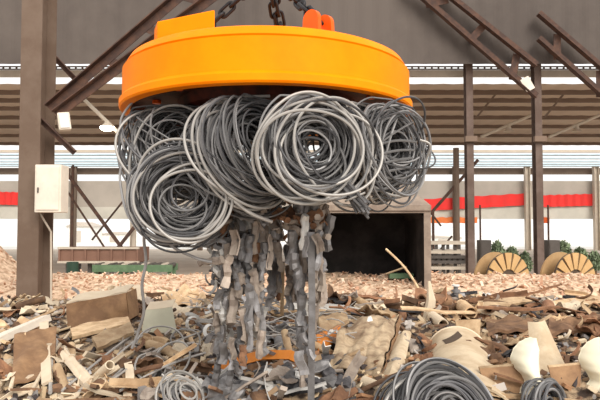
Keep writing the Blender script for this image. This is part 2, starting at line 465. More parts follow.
# green drum
x = P(72.5, 270, 17.9).x; z = P(300, 262, 17.9).z
root = thing('oil_drum', 'dark green drum standing before the maroon trough', 'drum', (x, 17.9, 0))
b = MB(); rr = .17; b.rings([(0, 0), (rr, 0), (rr, z * .33), (rr + .015, z * .34), (rr, z * .36), (rr, z * .66), (rr + .015, z * .67), (rr, z * .69), (rr, z), (rr - .02, z), (rr - .02, z - .02), (0, z - .02)], 28, Matrix.Translation((x, 17.9, 0))); b.build('body', M['dkgreen'], root, smooth=True)
b = MB(); b.rings([(0, .0), (.03, 0), (.03, .02), (0, .02)], 12, Matrix.Translation((x + .08, 17.85, z - .02))); b.build('bung', M['machine'], root)
# machine behind the hood, right
root = thing('roller_conveyor', 'dark roller conveyor with pale rails behind the hood', 'machine', (3.5, 21, 0))
xa, xb = P(420, 260, 20).x, P(468, 260, 20).x
for (y0, mt) in ((243, 'palebeam'), (252, 'palebeam'), (257, 'machine'), (262, 'machine'), (268, 'palebeam')):
    z = P(300, y0, 20).z; [MB().box(((xa + xb) / 2, yy, z), (xb - xa, .12, .10)).build('rail', M[mt], root) for yy in (20, 21)]
for i in range(5):
    for yy in (20, 21):
        z = P(300, 243, 20).z; b = MB(); b.box((xa + (xb - xa) * i / 4, yy + .1, z / 2), (.09, .09, z)); b.build('leg', M['machine'], root)
for i in range(9):
    x = xa + .08 + (xb - xa - .16) * i / 8; z = P(300, 259, 20).z
    b = MB(); b.tube([(x, 20, z), (x, 21, z)], .07, 10); b.build('roller', M['machine'], root)
# control cabinets
for px, lab in ((484, 'dark upright control cabinet beside the first slim column'), (552, 'dark upright control cabinet beside the second slim column')):
    Y = 19.5; x = P(px, 250, Y).x; z = P(300, 240, Y).z
    root = thing('control_cabinet', lab, 'cabinet', (x, Y, 0), 'control cabinets')
    b = MB(); b.box((x, Y, z / 2), (.36, .4, z), bev=.02); b.build('body', M['machine'], root)
    b = MB(); b.box((x, Y - .21, z / 2), (.3, .02, z * .9), bev=.005); b.build('door', M['machine'], root)
    b = MB(); b.box((x + .1, Y - .23, z * .6), (.02, .02, .12)); b.build('handle', M['palebeam'], root)
# shrubs outside/under the light
def shrub(px, py, Y, w_, h, label):
    p = P(px, py, Y); root = thing('shrub', label, 'shrub', (p.x, Y, 0), 'shrubs beyond the cable reels')
    b = MB()
    for i in range(420):
        th, ph = U(0, 2 * PI), math.acos(U(-.3, 1)); r = U(.5, 1) ** .5
        c = V((p.x + w_ * r * math.sin(ph) * math.cos(th), Y + w_ * r * math.sin(ph) * math.sin(th), h * .55 + h * .5 * r * math.cos(ph)))
        Mx = frame(c, U(0, 6), U(0, 6), U(0, 6)); s = U(.06, .13)
        b.add([(-s, 0, 0), (0, -s * .45, .02), (s, 0, 0), (0, s * .45, .02)], [(0, 1, 2, 3)], Mx)
    b.build('foliage', M['leaf'], root)
    b = MB()
    for i in range(5): b.tube([(p.x + U(-.1, .1), Y + U(-.1, .1), 0), (p.x + U(-.5, .5) * w_, Y + U(-.5, .5) * w_, h * .7)], [.04, .015], 6)
    b.build('stem', M['brown'], root)
for px, w_, h, lab in ((497, .30, 1.35, 'loose green shrub beyond the first reel, nearest the first slim column'), (512, .28, 1.15, 'low green shrub straight behind the first reel'), (525, .22, 1.0, 'small green shrub between first reel and second slim column'),
                  (564, .30, 1.35, 'loose green shrub beyond the second reel, near the second slim column'), (580, .28, 1.15, 'low green shrub straight behind the second reel'), (594, .22, 1.0, 'small green shrub at the far end past second reel')):
    shrub(px, 258, 21.5, w_, h, lab)

# cable reels
def reel(px, label, first=None):
    Y = 14.6; c = P(px, 280, Y); Rr = .66
    root = thing('cable_reel', label, 'reel', (c.x, Y, c.z), 'wooden cable reels')
    Mx = Matrix.Translation(c) @ rot('Z', math.radians(24)) @ rot('X', PI / 2)
    for zz, nm in ((.0, 'front_flange'), (-.42, 'rear_flange')):
        b = MB()
        b.rings([(.0, zz - .0), (Rr, zz), (Rr, zz - .05), (0, zz - .05)], 48, Mx); b.build(nm, M['wood2'] if nm != 'front_flange' else M['hole'], root)
    b = MB(); b.rings([(.3, -.03), (.3, -.45)], 32, Mx); b.build('barrel', M['wood2'], root)
    for k in range(14):
        a0 = 2 * PI * k / 14 + .055; a1 = 2 * PI * (k + 1) / 14 - .055
        b = MB()
        n = 4
        ring = lambda r, zz: [(r * math.cos(a0 + (a1 - a0) * i / n), r * math.sin(a0 + (a1 - a0) * i / n), zz) for i in range(n + 1)]
        vs_ = ring(.26, .0) + ring(Rr, .0) + ring(.26, .035) + ring(Rr, .035)
        W = n + 1; fs = []
        for i in range(n):
            fs += [(2 * W + i, 2 * W + i + 1, 3 * W + i + 1, 3 * W + i), (W + i, W + i + 1, 3 * W + i + 1, 3 * W + i), (i, i + 1, 2 * W + i + 1, 2 * W + i)]
        fs += [(0, W, 3 * W, 2 * W), (n, W + n, 3 * W + n, 2 * W + n)]
        b.add(vs_, fs, Mx); b.build('segment', M['wood'], root)
    b = MB(); b.rings([(0, .06), (.09, .06), (.12, .03), (.12, 0), (0, 0)], 24, Mx); b.build('hub', M['brown'], root)
reel(508, 'wooden cable reel with yellow segments left of second slim column')
reel(575, 'wooden cable reel with yellow segments right of second slim column')

# pale sheds outside
for (x0, x1, y0, y1, Y, lab) in ((66, 90, 222, 247, 62, 'pale low shed outside behind the maroon trough'), (100, 126, 232, 247, 66, 'small pale shed outside, further from cream box'), (424, 462, 236, 247, 64, 'pale low shed outside behind the roller conveyor')):
    a, b_ = P(x0, y1, Y), P(x1, y0, Y)
    root = thing('shed', lab, 'shed', ((a.x + b_.x) / 2, Y, 0), 'sheds outside')
    wv, hh = b_.x - a.x, b_.z
    b = MB(); b.box(((a.x + b_.x) / 2, Y + 2, hh * .4), (wv, 4, hh * .8)); b.build('wall', M['white'], root)
    b = MB(); xm = (a.x + b_.x) / 2
    b.add([(a.x - .2, Y - .2, hh * .8), (b_.x + .2, Y - .2, hh * .8), (xm, Y - .2, hh), (a.x - .2, Y + 4.2, hh * .8), (b_.x + .2, Y + 4.2, hh * .8), (xm, Y + 4.2, hh)], [(0, 1, 2), (5, 4, 3), (0, 2, 5, 3), (2, 1, 4, 5), (0, 3, 4, 1)])
    b.build('roof', M['panel'], root)
    b = MB(); b.box((xm, Y - .02, hh * .35), (wv * .25, .06, hh * .5)); b.build('door', M['panel'], root)

# ------------------------------------------------------------------ dark furnace hood
YH = 11.6; root = thing('furnace_hood', 'beige steel furnace hood with a big shaded open mouth', 'hood', (1.4, YH + 1, 0))
x0, x1 = P(317, 240, YH).x, P(431, 240, YH).x
zt = P(300, 205, YH).z; zm = P(300, 213, YH).z; zb = .35
xi0, xi1 = x0 + .08, P(424, 240, YH).x
b = MB()
D = 2.4; cut = .55
# outer shell with chamfered shoulders, opening at the front
zt2 = P(300, 181, YH + .8).z
outer = [(x0, zb), (x0, zt), (x1, zt), (x1, zb)]
vs_ = [(x0, YH, zb), (x0, YH, zt), (x1, YH, zt), (x1, YH, zb),              # front outer 0-3
       (xi0, YH, zb), (xi0, YH, zm), (xi1, YH, zm), (xi1, YH, zb),          # mouth 4-7
       (x0, YH + D, zb), (x0, YH + D, zt), (x1, YH + D, zt), (x1, YH + D, zb),  # back 8-11
       (x0 + .4, YH + .8, zt2), (x1 - .45, YH + .8, zt2), (x0 + .4, YH + D - .5, zt2), (x1 - .45, YH + D - .5, zt2)]  # top 12-15
b.add(vs_, [(0, 4, 5, 1), (1, 5, 6, 2), (2, 6, 7, 3), (0, 1, 9, 8), (3, 11, 10, 2), (8, 9, 10, 11), (1, 2, 13, 12), (2, 10, 15, 13), (10, 9, 14, 15), (9, 1, 12, 14), (12, 13, 15, 14)])
b.build('shell', M['hood'], root)
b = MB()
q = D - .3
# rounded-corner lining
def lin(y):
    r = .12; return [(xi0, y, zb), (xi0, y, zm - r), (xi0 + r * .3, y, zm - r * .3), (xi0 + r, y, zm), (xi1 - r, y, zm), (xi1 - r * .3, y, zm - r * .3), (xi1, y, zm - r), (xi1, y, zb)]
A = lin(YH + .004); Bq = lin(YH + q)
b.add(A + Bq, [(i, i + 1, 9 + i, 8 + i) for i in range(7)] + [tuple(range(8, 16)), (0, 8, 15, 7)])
b.build('lining', M['mouthshade'], root)
b = MB(); b.sweep([P(317, 208, YH - .02), P(431, 208, YH - .02)], [(-.05, -.02), (.05, -.02), (.05, .02), (-.05, .02)], up=(0, -1, 0)); b.build('lintel_bar', M['hood'], root)
b = MB(); b.box((xi1 - .3, YH + .9, .95), (.5, .2, .10)); b.build('sill_bar', M['green'], root)
# pale support legs beside the mouth
b = MB()
b.sweep([(x0 + .0, YH - .03, zb), (x0, YH - .03, zt)], [(-.06, -.03), (.06, -.03), (.06, .03), (-.06, .03)]); b.build('jamb_bar', M['hood'], root)
b = MB(); b.box((x0 + .2, YH + .3, .2), (.25, .25, .4)); b.box((x1 - .2, YH + .3, .2), (.25, .25, .4)); b.box((x0 + .2, YH + 2, .2), (.25, .25, .4)); b.box((x1 - .2, YH + 2, .2), (.25, .25, .4)); b.build('foot', M['hood'], root)

# ------------------------------------------------------------------ ground heaps
def interp(t, xs, ys):
    if t <= xs[0]: return ys[0]
    for i in range(1, len(xs)):
        if t <= xs[i]:
            u = (t - xs[i - 1]) / (xs[i] - xs[i - 1]); u = u * u * (3 - 2 * u)
            return ys[i - 1] * (1 - u) + ys[i] * u
    return ys[-1]
def heapz(x, y):
    b_ = interp(y, [1.2, 2.8, 4.2, 6, 8, 9, 9.9], [.0, .78, .93, .99, 1.0, .6, -.1])
    n = noise.noise(V((x * 1.1, y * 1.1, 3))) * .10 + noise.noise(V((x * 3.1, y * 3.1, 7))) * .06
    return b_ + n * min(1, max(0, b_ * 1.5))
def ridgez(x, y):
    lift = 1.05 * math.exp(-((x + 7.3) / .9) ** 2)
    b_ = interp(y, [8.6, 10.3, 12, 13.4, 14.05], [-.05, .40, .84, .90, -.05])
    n = noise.noise(V((x * 1.6, y * 1.6, 1))) * .06 + noise.noise(V((x * 5, y * 5, 5))) * .04
    return b_ * (1 + lift * interp(y, [11, 13], [0, 1])) + n * min(1, max(0, b_ * 2))
def ground(name, fn, x0, x1, y0, y1, st, mt, label, cat):
    b = MB(); nx, ny = int((x1 - x0) / st), int((y1 - y0) / st)
    vs_, fs = [], []
    for i in range(nx + 1):
        for j in range(ny + 1):
            x, y = x0 + (x1 - x0) * i / nx, y0 + (y1 - y0) * j / ny
            vs_.append((x, y, fn(x, y) + .035 * noise.noise(V((x * 11, y * 11, 0)))))
    W = ny + 1
    for i in range(nx):
        for j in range(ny): fs.append((i * W + j, (i + 1) * W + j, (i + 1) * W + j + 1, i * W + j + 1))
    b.add(vs_, fs)
    return tag(b.build(name, mt, smooth=False), label, cat, kind='stuff')
ground('scrap_rubble', heapz, -8, 8, 1.2, 9.9, .06, M['heap'], 'brown mass of crushed scrap grit forming the heap', 'rubble')
ground('brick_rubble', ridgez, -11, 11, 8.6, 14.05, .09, M['rubble'], 'low bank of tan brick rubble beyond the scrap heap', 'rubble')
def hit(px, py):
    d = ray(px, py); o = V((0, 0, EYE)); t = 2.0
    while t < 9.4:
        p = o + d * t
        if p.z < heapz(p.x, p.y): return p
        t += .02
    return None

# ------------------------------------------------------------------ the lifting magnet
MX, MY, MZ = -.232, 4.25, P(266, 82.5, 3.25).z
mag = thing('lifting_magnet', 'big round orange lifting magnet hanging over the scrap heap', 'magnet', (MX, MY, MZ))
T = Matrix.Translation((MX, MY, MZ)) @ Matrix.Diagonal((1.012, 1.012, 1, 1))
b = MB()
b.rings([(.93, .0), (.995, .0), (1.005, .012), (1.005, .05), (.992, .066), (.985, .07), (.985, .258), (.966, .263), (.962, .272), (.970, .280), (.940, .330), (.915, .342), (.6, .345), (0.0, .345)], 128, T)
b.build('shell', M['orange'], mag, smooth=True)
b = MB(); b.rings([(.93, .0), (.925, .075), (.62, .08), (.6, .02), (.56, .005), (.0, .005)], 96, T); b.build('pole_face', M['under'], mag, smooth=True)
for k in range(10):
    a = 2 * PI * k / 10 + .2
    b = MB(); b.rings([(0, .055), (.028, .055), (.03, .06), (.03, .082), (0, .082)], 6, T @ Matrix.Translation((.76 * math.cos(a), .76 * math.sin(a), 0))); b.build('bolt', M['orange2'], mag)
# terminal box
A, Bp = P(157, 30, 3.74), P(215, 30, 3.58)
dn = V((-.055, .15, 0))
zl_, zr_, zlo = P(157, 18, 3.74).z, P(215, 6, 3.58).z, MZ + .30
q0, q1 = V((A.x, A.y, 0)), V((Bp.x, Bp.y, 0))
def boxed(b, e, za_l, za_r, zb_l, zb_r):
    ex = (q1 - q0).normalized() * e; ey = dn.normalized() * e
    base = [q0 - ex - ey, q1 + ex - ey, q1 + ex + dn + ey, q0 - ex + dn + ey]
    zt_ = [zb_l, zb_r, zb_r, zb_l]; zz = [za_l, za_r, za_r, za_l]
    bm = bmesh.new()
    vv = [bm.verts.new((p.x, p.y, z)) for p, z in zip(base, zz)] + [bm.verts.new((p.x, p.y, z)) for p, z in zip(base, zt_)]
    for f in ((3, 2, 1, 0), (4, 5, 6, 7), (0, 1, 5, 4), (1, 2, 6, 5), (2, 3, 7, 6), (3, 0, 4, 7)): bm.faces.new([vv[k] for k in f])
    bmesh.ops.bevel(bm, geom=bm.edges[:], offset=.012, segments=2, affect='EDGES', profile=.6)
    bm.verts.index_update(); b.add([q.co.copy() for q in bm.verts], [tuple(q.index for q in f.verts) for f in bm.faces]); bm.free()
b = MB(); boxed(b, 0, zlo, zlo, zl_ - .02, zr_ - .02); bx_ = b.build('terminal_box', M['orange'], mag)
b = MB(); boxed(b, .008, zl_ - .035, zr_ - .035, zl_, zr_); b.build('lid', M['orange'], bx_)
b = MB(); b.rings([(0, .0), (.045, 0), (.045, .05), (.03, .055), (.03, .07), (0, .07)], 16, Matrix.Translation(q1 + dn * .4 + V((0, 0, MZ + .385))) @ rot('Y', PI / 2)); b.build('cable_gland', M['orange2'], bx_)
# lugs and chains
apex = V((MX, MY, MZ + .345 + .66))
def lug(x, y, rz):
    for s in (-.06, .06):
        Mx = frame((x, y, MZ + .34), rz=rz) @ Matrix.Translation((0, s, 0))
        b = MB(); n = 14
        pr = [(-.062, 0)] + [(.058 * math.cos(PI - PI * i / n), .085 + .058 * math.sin(PI - PI * i / n)) for i in range(n + 1)] + [(.062, 0)]
        t_ = .03
        b.add([(p[0], -t_ / 2, p[1]) for p in pr] + [(p[0], t_ / 2, p[1]) for p in pr], [tuple(range(len(pr))), tuple(range(2 * len(pr) - 1, len(pr) - 1, -1))] + [(i, (i + 1) % len(pr), len(pr) + (i + 1) % len(pr), len(pr) + i) for i in range(len(pr))], Mx)
        l_ = b.build('lug', M['orange2'], mag)
        b = MB(); b.rings([(0, -.03), (.026, -.03), (.026, .03), (0, .03)], 12, Mx @ Matrix.Translation((0, 0, .085)) @ rot('X', PI / 2)); b.build('pin', M['under'], l_)
def chain(p0, p1, label):
    d = p1 - p0; L = d.length; n = max(2, int(L / .088)); q = d.to_track_quat('Z', 'Y').to_matrix().to_4x4()
    b = MB()
    for i in range(n):
        c = p0 + d * ((i + .5) / n); Mx = Matrix.Translation(c) @ q @ rot('Z', (i % 2) * PI / 2 + .3)
        pts = []
        h, r = .038, .027
        for k in range(8): a = PI * k / 7; pts.append((r * math.cos(a), 0, h + r * math.sin(a)))
        for k in range(8): a = PI + PI * k / 7; pts.append((r * math.cos(a), 0, -h + r * math.sin(a)))
        b.tube([Mx @ V(p) for p in pts], .0125, 8, True)
    return tag(b.build('chain', M['chain'], loc=p0, smooth=True), label, 'chain', 'lifting chains of the magnet')
lugs = [(.11, 3.52, math.radians(-42)), (-.13, 4.95, math.radians(-80)), (-.93, 4.35, math.radians(0))]
labs = ['black chain shackled to the lug pair on magnet top, by its visible orange lugs', 'black chain falling behind the middle of the magnet top', 'black chain end behind the orange terminal box']
for (x, y, a), lb in zip(lugs, labs):
    lug(x, y, a); chain(V((x, y, MZ + .43)), apex + V(((x - MX) * .06, (y - MY) * .06, 0)), lb)
x, y, a = -.05, 4.9, 0
chain(V((-.045, 4.93, MZ + .36)), apex + V((.02, .05, .02)), 'second black chain falling close beside the middle one')
root = thing('crane_hook', 'dark crane hook and rope above the magnet', 'hook', apex)
b = MB(); b.tube([apex + V((.09 * math.cos(2 * PI * k / 24), 0, .06 + .12 * math.sin(2 * PI * k / 24))) for k in range(24)], .025, 8, True); b.build('ring', M['chain'], root)
b = MB(); b.tube([apex + V((0, 0, .2)), apex + V((0, 0, .45)), apex + V((0, 0, .9))], [.03, .1, .12], 12); b.build('swivel', M['chain'], root)
for s in (-.06, .06):
    b = MB(); b.tube([apex + V((s, 0, .88)), apex + V((s, 0, 5.5))], .02, 8); b.build('rope', M['chain'], root)

# ------------------------------------------------------------------ wire coils
def loop_pts(c, ax, Rr, e, ph, tilt, tph, wob, n=56):
    ax = ax.normalized(); u = ax.orthogonal().normalized(); w_ = ax.cross(u)
    q = Quaternion(u * math.cos(tph) + w_ * math.sin(tph), tilt)
    u, w_ = q @ u, q @ w_; a3 = u.cross(w_)
    pts = []; k1, k2, lev = U(0, 6.28), U(0, 6.28), U(0, .05)
    for k in range(n):
        t = 2 * PI * k / n
        r = Rr * (1 + e * math.cos(2 * (t - ph)) + wob * math.sin(3 * t + k1) * .5)
        p_ = c + u * r * math.cos(t) + w_ * r * math.sin(t) + a3 * (wob * Rr * math.sin(2 * t + k2))
        lim = MZ - .02 - lev
        if p_.z > lim: p_.z = lim + (p_.z - lim) * .06
        pts.append(p_)
    return pts
def coil(px, py, Y, ax, Rr, length, n, label, mt='wire', r=.0062, jit=.06, tilt=.14, rj=.10, loose=(), drift=V((0, 0, 0)), minz=None, group='rod coils stuck to the magnet', parts=True):
    c = P(px, py, Y); ax = V(ax).normalized()
    root = thing('wire_coil', label, 'coil', c, group)
    b = MB(); b2 = MB()
    for i in range(n):
        s = (i / max(1, n - 1) - .5) + G(0, .05)
        cc = c + ax * s * length + V((G(0, jit), G(0, jit), G(0, jit))) * Rr + drift * s
        rad = Rr * max(.42, 1.04 - rj * 4.2 * R() ** 1.6)
        pts = loop_pts(cc, ax, rad, U(-.05, .05), U(0, 6), abs(G(0, tilt)), U(0, 6.28), U(0, .05))
        (b if R() < .6 else b2).tube(pts, r * U(.85, 1.2), 6, True)
    b.build('winding', M[mt], root, smooth=True)
    b2.build('dark_winding', M['wiredark'] if mt != 'wirelight' else M['wire'], root, smooth=True)
    for (dx, dy, dY, ax2, rr, el) in loose:
        q = MB(); q.tube(loop_pts(P(px + dx, py + dy, Y + dY), V(ax2), rr, el + .03, U(0, 6), .05, 0, .05, 72), r * 1.3, 8, True)
        q.build('loose_loop', M['wirelight'], root, smooth=True)
    return root
coil(177, 150, 3.95, (.25, -1, .25), .285, .40, 125, 'dark rod coil behind, upper of the pair under the magnet rim by the steel column', tilt=.5, jit=.2, rj=.14, loose=[(-8, -2, -.2, (.5, -1, .2), .30, .05), (-4, 6, -.25, (.3, -1, -.2), .28, .08), (10, -6, -.2, (-.2, -1, .5), .27, .1)])
coil(184, 196, 3.5, (.12, -1, .05), .250, .24, 120, 'lowest rod coil, round ring facing the viewer below the upper dark coil', tilt=.26, jit=.11, rj=.16, loose=[(0, 0, -.2, (.1, -1, .05), .255, .03), (-4, -8, -.16, (.05, -1, -.1), .26, .04), (6, 6, -.2, (.2, -1, .1), .215, .03), (-6, 2, -.12, (.0, -1, .2), .262, .05), (4, 8, -.2, (.1, -1, .0), .2, .03)])
coil(246, 152, 3.54, (.62, -.75, .28), .31, .30, 120, 'middle rod coil turned sideways, between the upper dark coil and large front coil', tilt=.2, jit=.1, rj=.15, loose=[(-8, -2, -.1, (.62, -.75, .3), .32, .03), (-5, 3, -.1, (.6, -.7, .2), .315, .03), (-2, 6, -.12, (.7, -.7, .35), .30, .03)])
coil(313, 147, 3.36, (.30, -1, -.02), .256, .40, 130, 'largest front rod coil hanging below the centre of the magnet', tilt=.3, jit=.12, rj=.18, drift=V((-.14, .1, 0)), loose=[(-8, -1, -.22, (.25, -1, -.05), .275, .05), (-2, 3, -.2, (.4, -1, .05), .285, .06), (12, 2, -.18, (.5, -1, .1), .285, .04), (-3, 10, -.22, (.35, -1, -.35), .27, .05), (26, 4, -.12, (.7, -1, .0), .28, .05), (0, -2, -.2, (.1, -1, .15), .25, .04), (20, 6, -.18, (.3, -1, .3), .26, .08)])
coil(372, 151, 3.7, (.8, -.8, .1), .268, .34, 125, 'rod coil at the magnet edge in front of the dark hood', tilt=.4, jit=.16, rj=.16, loose=[(-6, -4, -.15, (.9, -.8, .2), .30, .05), (12, 0, -.1, (.6, -.8, .3), .29, .08), (4, 2, -.12, (1, -.5, .1), .29, .05)])
for k, (ya_, yb_, bow) in enumerate(((146, 142, 6), (156, 150, 4), (165, 158, 2), (172, 167, 0), (180, 172, -3), (188, 178, -5))):
    p0, p1 = P(366, ya_ + 4, 3.42), P(416 - k * 2, yb_, 3.6)
    b = MB(); pts = [p0.lerp(p1, t / 14) + V((0, -.03 * math.sin(PI * t / 14), bow * .004 * math.sin(PI * t / 14))) for t in range(15)]
    b.tube(pts, .008, 7)
    tag(b.build('loose_rod', M['wire'], loc=p0, smooth=True), 'grey rod lying across the coil at the magnet edge', 'rod', 'rods across the coil at the magnet edge')
# rod offcut bundle stuck on the coils
root = thing('rod_bundle', 'short grey bundle of rod ends poking down in front of the hood', 'bundle', P(350, 190, 3.2))
b = MB()
for i in range(22):
    o = V((G(0, .014), G(0, .02), G(0, .01))); b.tube([P(345, 185, 3.25) + o, P(356, 198, 3.2) + o, P(365 + U(-2, 2), 210 + U(-3, 5), 3.15) + o * 1.1], .0075, 6)
b.build('rods', M['grey'], root, smooth=True)
b = MB(); b.tube([P(355, 197, 3.2) + V((.05 * math.cos(t), .035 * math.sin(t), .022 * math.cos(t))) for t in [2 * PI * k / 20 for k in range(20)]], .006, 6, True); b.build('tie', M['wirelight'], root)
# stray strands
def strand(pts, r, mt, label, group=None, n=40, cat='wire', name='loose_rod', loc=None):
    pts = [V(p) for p in pts]; out = []
    m_ = len(pts)
    for i in range(n + 1):
        t = i / n * (m_ - 1); k = min(int(t), m_ - 2); f = t - k
        p0, p1, p2, p3 = pts[max(k - 1, 0)], pts[k], pts[k + 1], pts[min(k + 2, m_ - 1)]
        out.append(.5 * ((2 * p1) + (p2 - p0) * f + (2 * p0 - 5 * p1 + 4 * p2 - p3) * f * f + (3 * p1 - p0 - 3 * p2 + p3) * f ** 3))
    b = MB(); b.tube(out, r, 8)
    return tag(b.build(name, M[mt], loc=out[0], smooth=True), label, cat, group)
strand([P(207, 172, 3.35), P(215, 186, 3.33), P(235, 202, 3.33), P(252, 214, 3.35), P(272, 222, 3.4)], .011, 'wirelight', 'pale curved rod running from the middle coil down to the strands')
strand([P(205, 175, 3.4), P(206, 130, 3.42), P(212, 106, 3.45), P(232, 98, 3.5), P(270, 96, 3.55)], .009, 'wirelight', 'pale rod arching up round the middle coil to the magnet')
strand([P(146, 222, 3.4), P(144, 240, 3.5), P(146, 262, 3.55), P(142, 285, 3.6), P(144, 310, 3.7), P(139, 330, 3.8), P(132, 348, 3.85)], .009, 'wire', 'grey rod dangling from the lowest coil down to the heap')
strand([P(168, 232, 3.4), P(172, 246, 3.4), P(196, 258, 3.5), P(212, 262, 3.5)], .009, 'wire', 'grey rod tail trailing below the lowest coil')
strand([P(420, 140, 3.6), P(430, 145, 3.6), P(426, 160, 3.65), P(418, 178, 3.7), P(402, 196, 3.7)], .007, 'wirelight', 'thin rod bowing out from the coil by the hood')
strand([P(124, 150, 3.8), P(121, 120, 3.8), P(136, 98, 3.8)], .008, 'wire', 'thin rod curving up the outside of upper dark coil')
strand([P(122, 165, 3.7), P(120, 180, 3.7), P(128, 215, 3.6), P(150, 240, 3.55)], .008, 'wire', 'thin rod curving down the outside of the lowest coil')

# ------------------------------------------------------------------ scrap strands hanging under the magnet
def chunk_mesh(i, kind):
    b = MB(); n = 6
    if kind == 'clip':
        L = U(.13, .22); w_ = U(.035, .058)
        pts = [V((G(0, .005), G(0, .005), L * (k / n - .5))) for k in range(n + 1)]
        out = [(-w_ / 2, -.011), (0, -.018), (w_ / 2, -.011), (w_ / 2, .011), (0, .018), (-w_ / 2, .011)]
        b.sweep(pts, out, [(U(.75, 1.1), U(.8, 1.5)) for _ in pts], up=(0, 1, 0), twist=U(-.5, .5))
    elif kind == 'fold':
        L = U(.08, .15); w_ = U(.05, .08)
        b.sheet(6, 5, lambda u, v: (w_ * (u - .5) + G(0, .002), .03 * abs(u - .5) * 2 + .012 * math.sin(v * 5 + i), L * (v - .5)), .008)
    else:
        pts = []; r0 = U(.03, .055)
        t0 = U(0, 6)
        for k in range(26):
            t = k / 25
            pts.append(V((r0 * (1 - .4 * t) * math.cos(t0 + t * 9), r0 * math.sin(t0 + t * 9), .17 * (t - .5))))
        b.sweep(pts, [(-.011, -.002), (.011, -.002), (.011, .002), (-.011, .002)])
    me = b.build('scrap_chunk', M['grey'], smooth=False)
    d = me.data; bpy.data.objects.remove(me)
    return d
def with_mat(d, mt):
    e = d.copy(); e.materials[0] = M[mt]; return e
clips = [chunk_mesh(i, 'clip') for i in range(8)]; folds = [chunk_mesh(i, 'fold') for i in range(6)]; curls = [chunk_mesh(i, 'curl') for i in range(5)]
lib = {}
for nm, ls in (('clip', clips), ('fold', folds), ('curl', curls)):
    for mt in ('grey', 'greytan', 'silver', 'rust'): lib[nm, mt] = [with_mat(d, mt) for d in ls]
NM = {'clip': 'scrap_strip', 'fold': 'scrap_plate', 'curl': 'steel_curl'}
CL = {'grey': 'grey', 'greytan': 'dusty tan', 'silver': 'bright', 'rust': 'rusty'}
WORD = {'clip': 'crushed steel strip', 'fold': 'folded steel plate', 'curl': 'curled steel turning'}
def put(kind, mt, p, rx, ry, rz, s, where, gp):
    o = bpy.data.objects.new(NM[kind], random.choice(lib[kind, mt])); C.objects.link(o)
    o.location = p; o.rotation_euler = (rx, ry, rz); o.scale = (s, s, s)
    return tag(o, '%s %s %s' % (CL[mt], WORD[kind], where), 'scrap', '%s %ss %s' % (CL[mt], WORD[kind], gp))
strands = [  # px top, px bottom, y top, y bottom, depth, name
    (229, 222, 205, 372, 3.75, 'outermost strand, nearest the lowest coil'),
    (246, 238, 200, 385, 3.65, 'second strand from the lowest coil'),
    (262, 258, 205, 352, 3.7, 'middle strand under the magnet'),
    (276, 274, 205, 300, 3.95, 'short strand behind the middle one'),
    (292, 290, 205, 312, 3.85, 'strand just before the vertical bar'),
    (303, 306, 205, 380, 3.7, 'strand around the long vertical bar'),
    (318, 322, 205, 285, 3.75, 'outermost strand, nearest the hood'),
]
for (xt, xb, yt, yb_, Y, nm) in strands:
    y = yt
    while y < yb_:
        t = (y - yt) / (yb_ - yt); px = xt + (xb - xt) * t
        for k in range(3 if (t < .35 and xt in (246, 262, 303)) else 2 if t < .9 else 1):
            kind = random.choices(['clip', 'fold', 'curl'], [8, 2.5, .2])[0]
            mt = random.choices(['grey', 'greytan', 'silver', 'rust'], [6, 4, .7, .25])[0]
            put(kind, mt, P(px + G(0, 5), y + U(-4, 4), Y + G(0, .07)), G(0, .14), G(0, .2), U(0, 6.28), U(.8, 1.15), 'hanging in the ' + nm, 'in the ' + nm)
        y += 9.8
for i in range(64):   # spiky cluster of turnings under the lowest coil
    px, py = 224 + G(0, 8), U(208, 288)
    mt = random.choice(['grey', 'grey', 'silver', 'greytan']); kind = random.choice(['curl', 'curl', 'clip'])
    put(kind, mt, P(px, py, 3.85 + G(0, .1)), U(0, 6), U(0, 6), U(0, 6), U(.7, 1.0), 'in the spiky clump below the lowest coil', 'in the spiky clump')
for i in range(48):   # top mat where strands meet the coils
    px, py = U(225, 325), U(198, 236)
    put(random.choice(['clip', 'fold']), random.choice(['grey', 'greytan', 'greytan', 'rust']), P(px, py, 3.72 + G(0, .08)), U(0, 6), G(0, .8), U(0, 6), U(.7, 1.05), 'clinging right under the coils above the strands', 'right under the coils')
b = MB(); b.sweep([P(311, 232, 3.55), P(312, 300, 3.56), P(311, 404, 3.6)], [(-.02, -.02), (.02, -.02), (.02, .02), (-.02, .02)], up=(0, -1, 0))
tag(b.build('steel_bar', M['grey'], loc=P(311, 232, 3.55)), 'long straight grey bar hanging down to the heap', 'bar')
strand([P(283, 262, 3.9), P(282, 315, 3.95)], .012, 'tan', 'thin tan stick hanging between the strands', cat='stick', name='thin_stick')
strand([P(270, 270, 4.0), P(280, 300, 4.02)], .02, 'rust', 'short rusty stick slanting behind middle strand', cat='stick', name='thin_stick')

# ------------------------------------------------------------------ heap: the big pieces
def H(px, py, up=.0):
    p = hit(px, py)
    k = 0
    while p is None and k < 40: k += 1; p = hit(px, py + k)
    return p + V((0, 0, up))
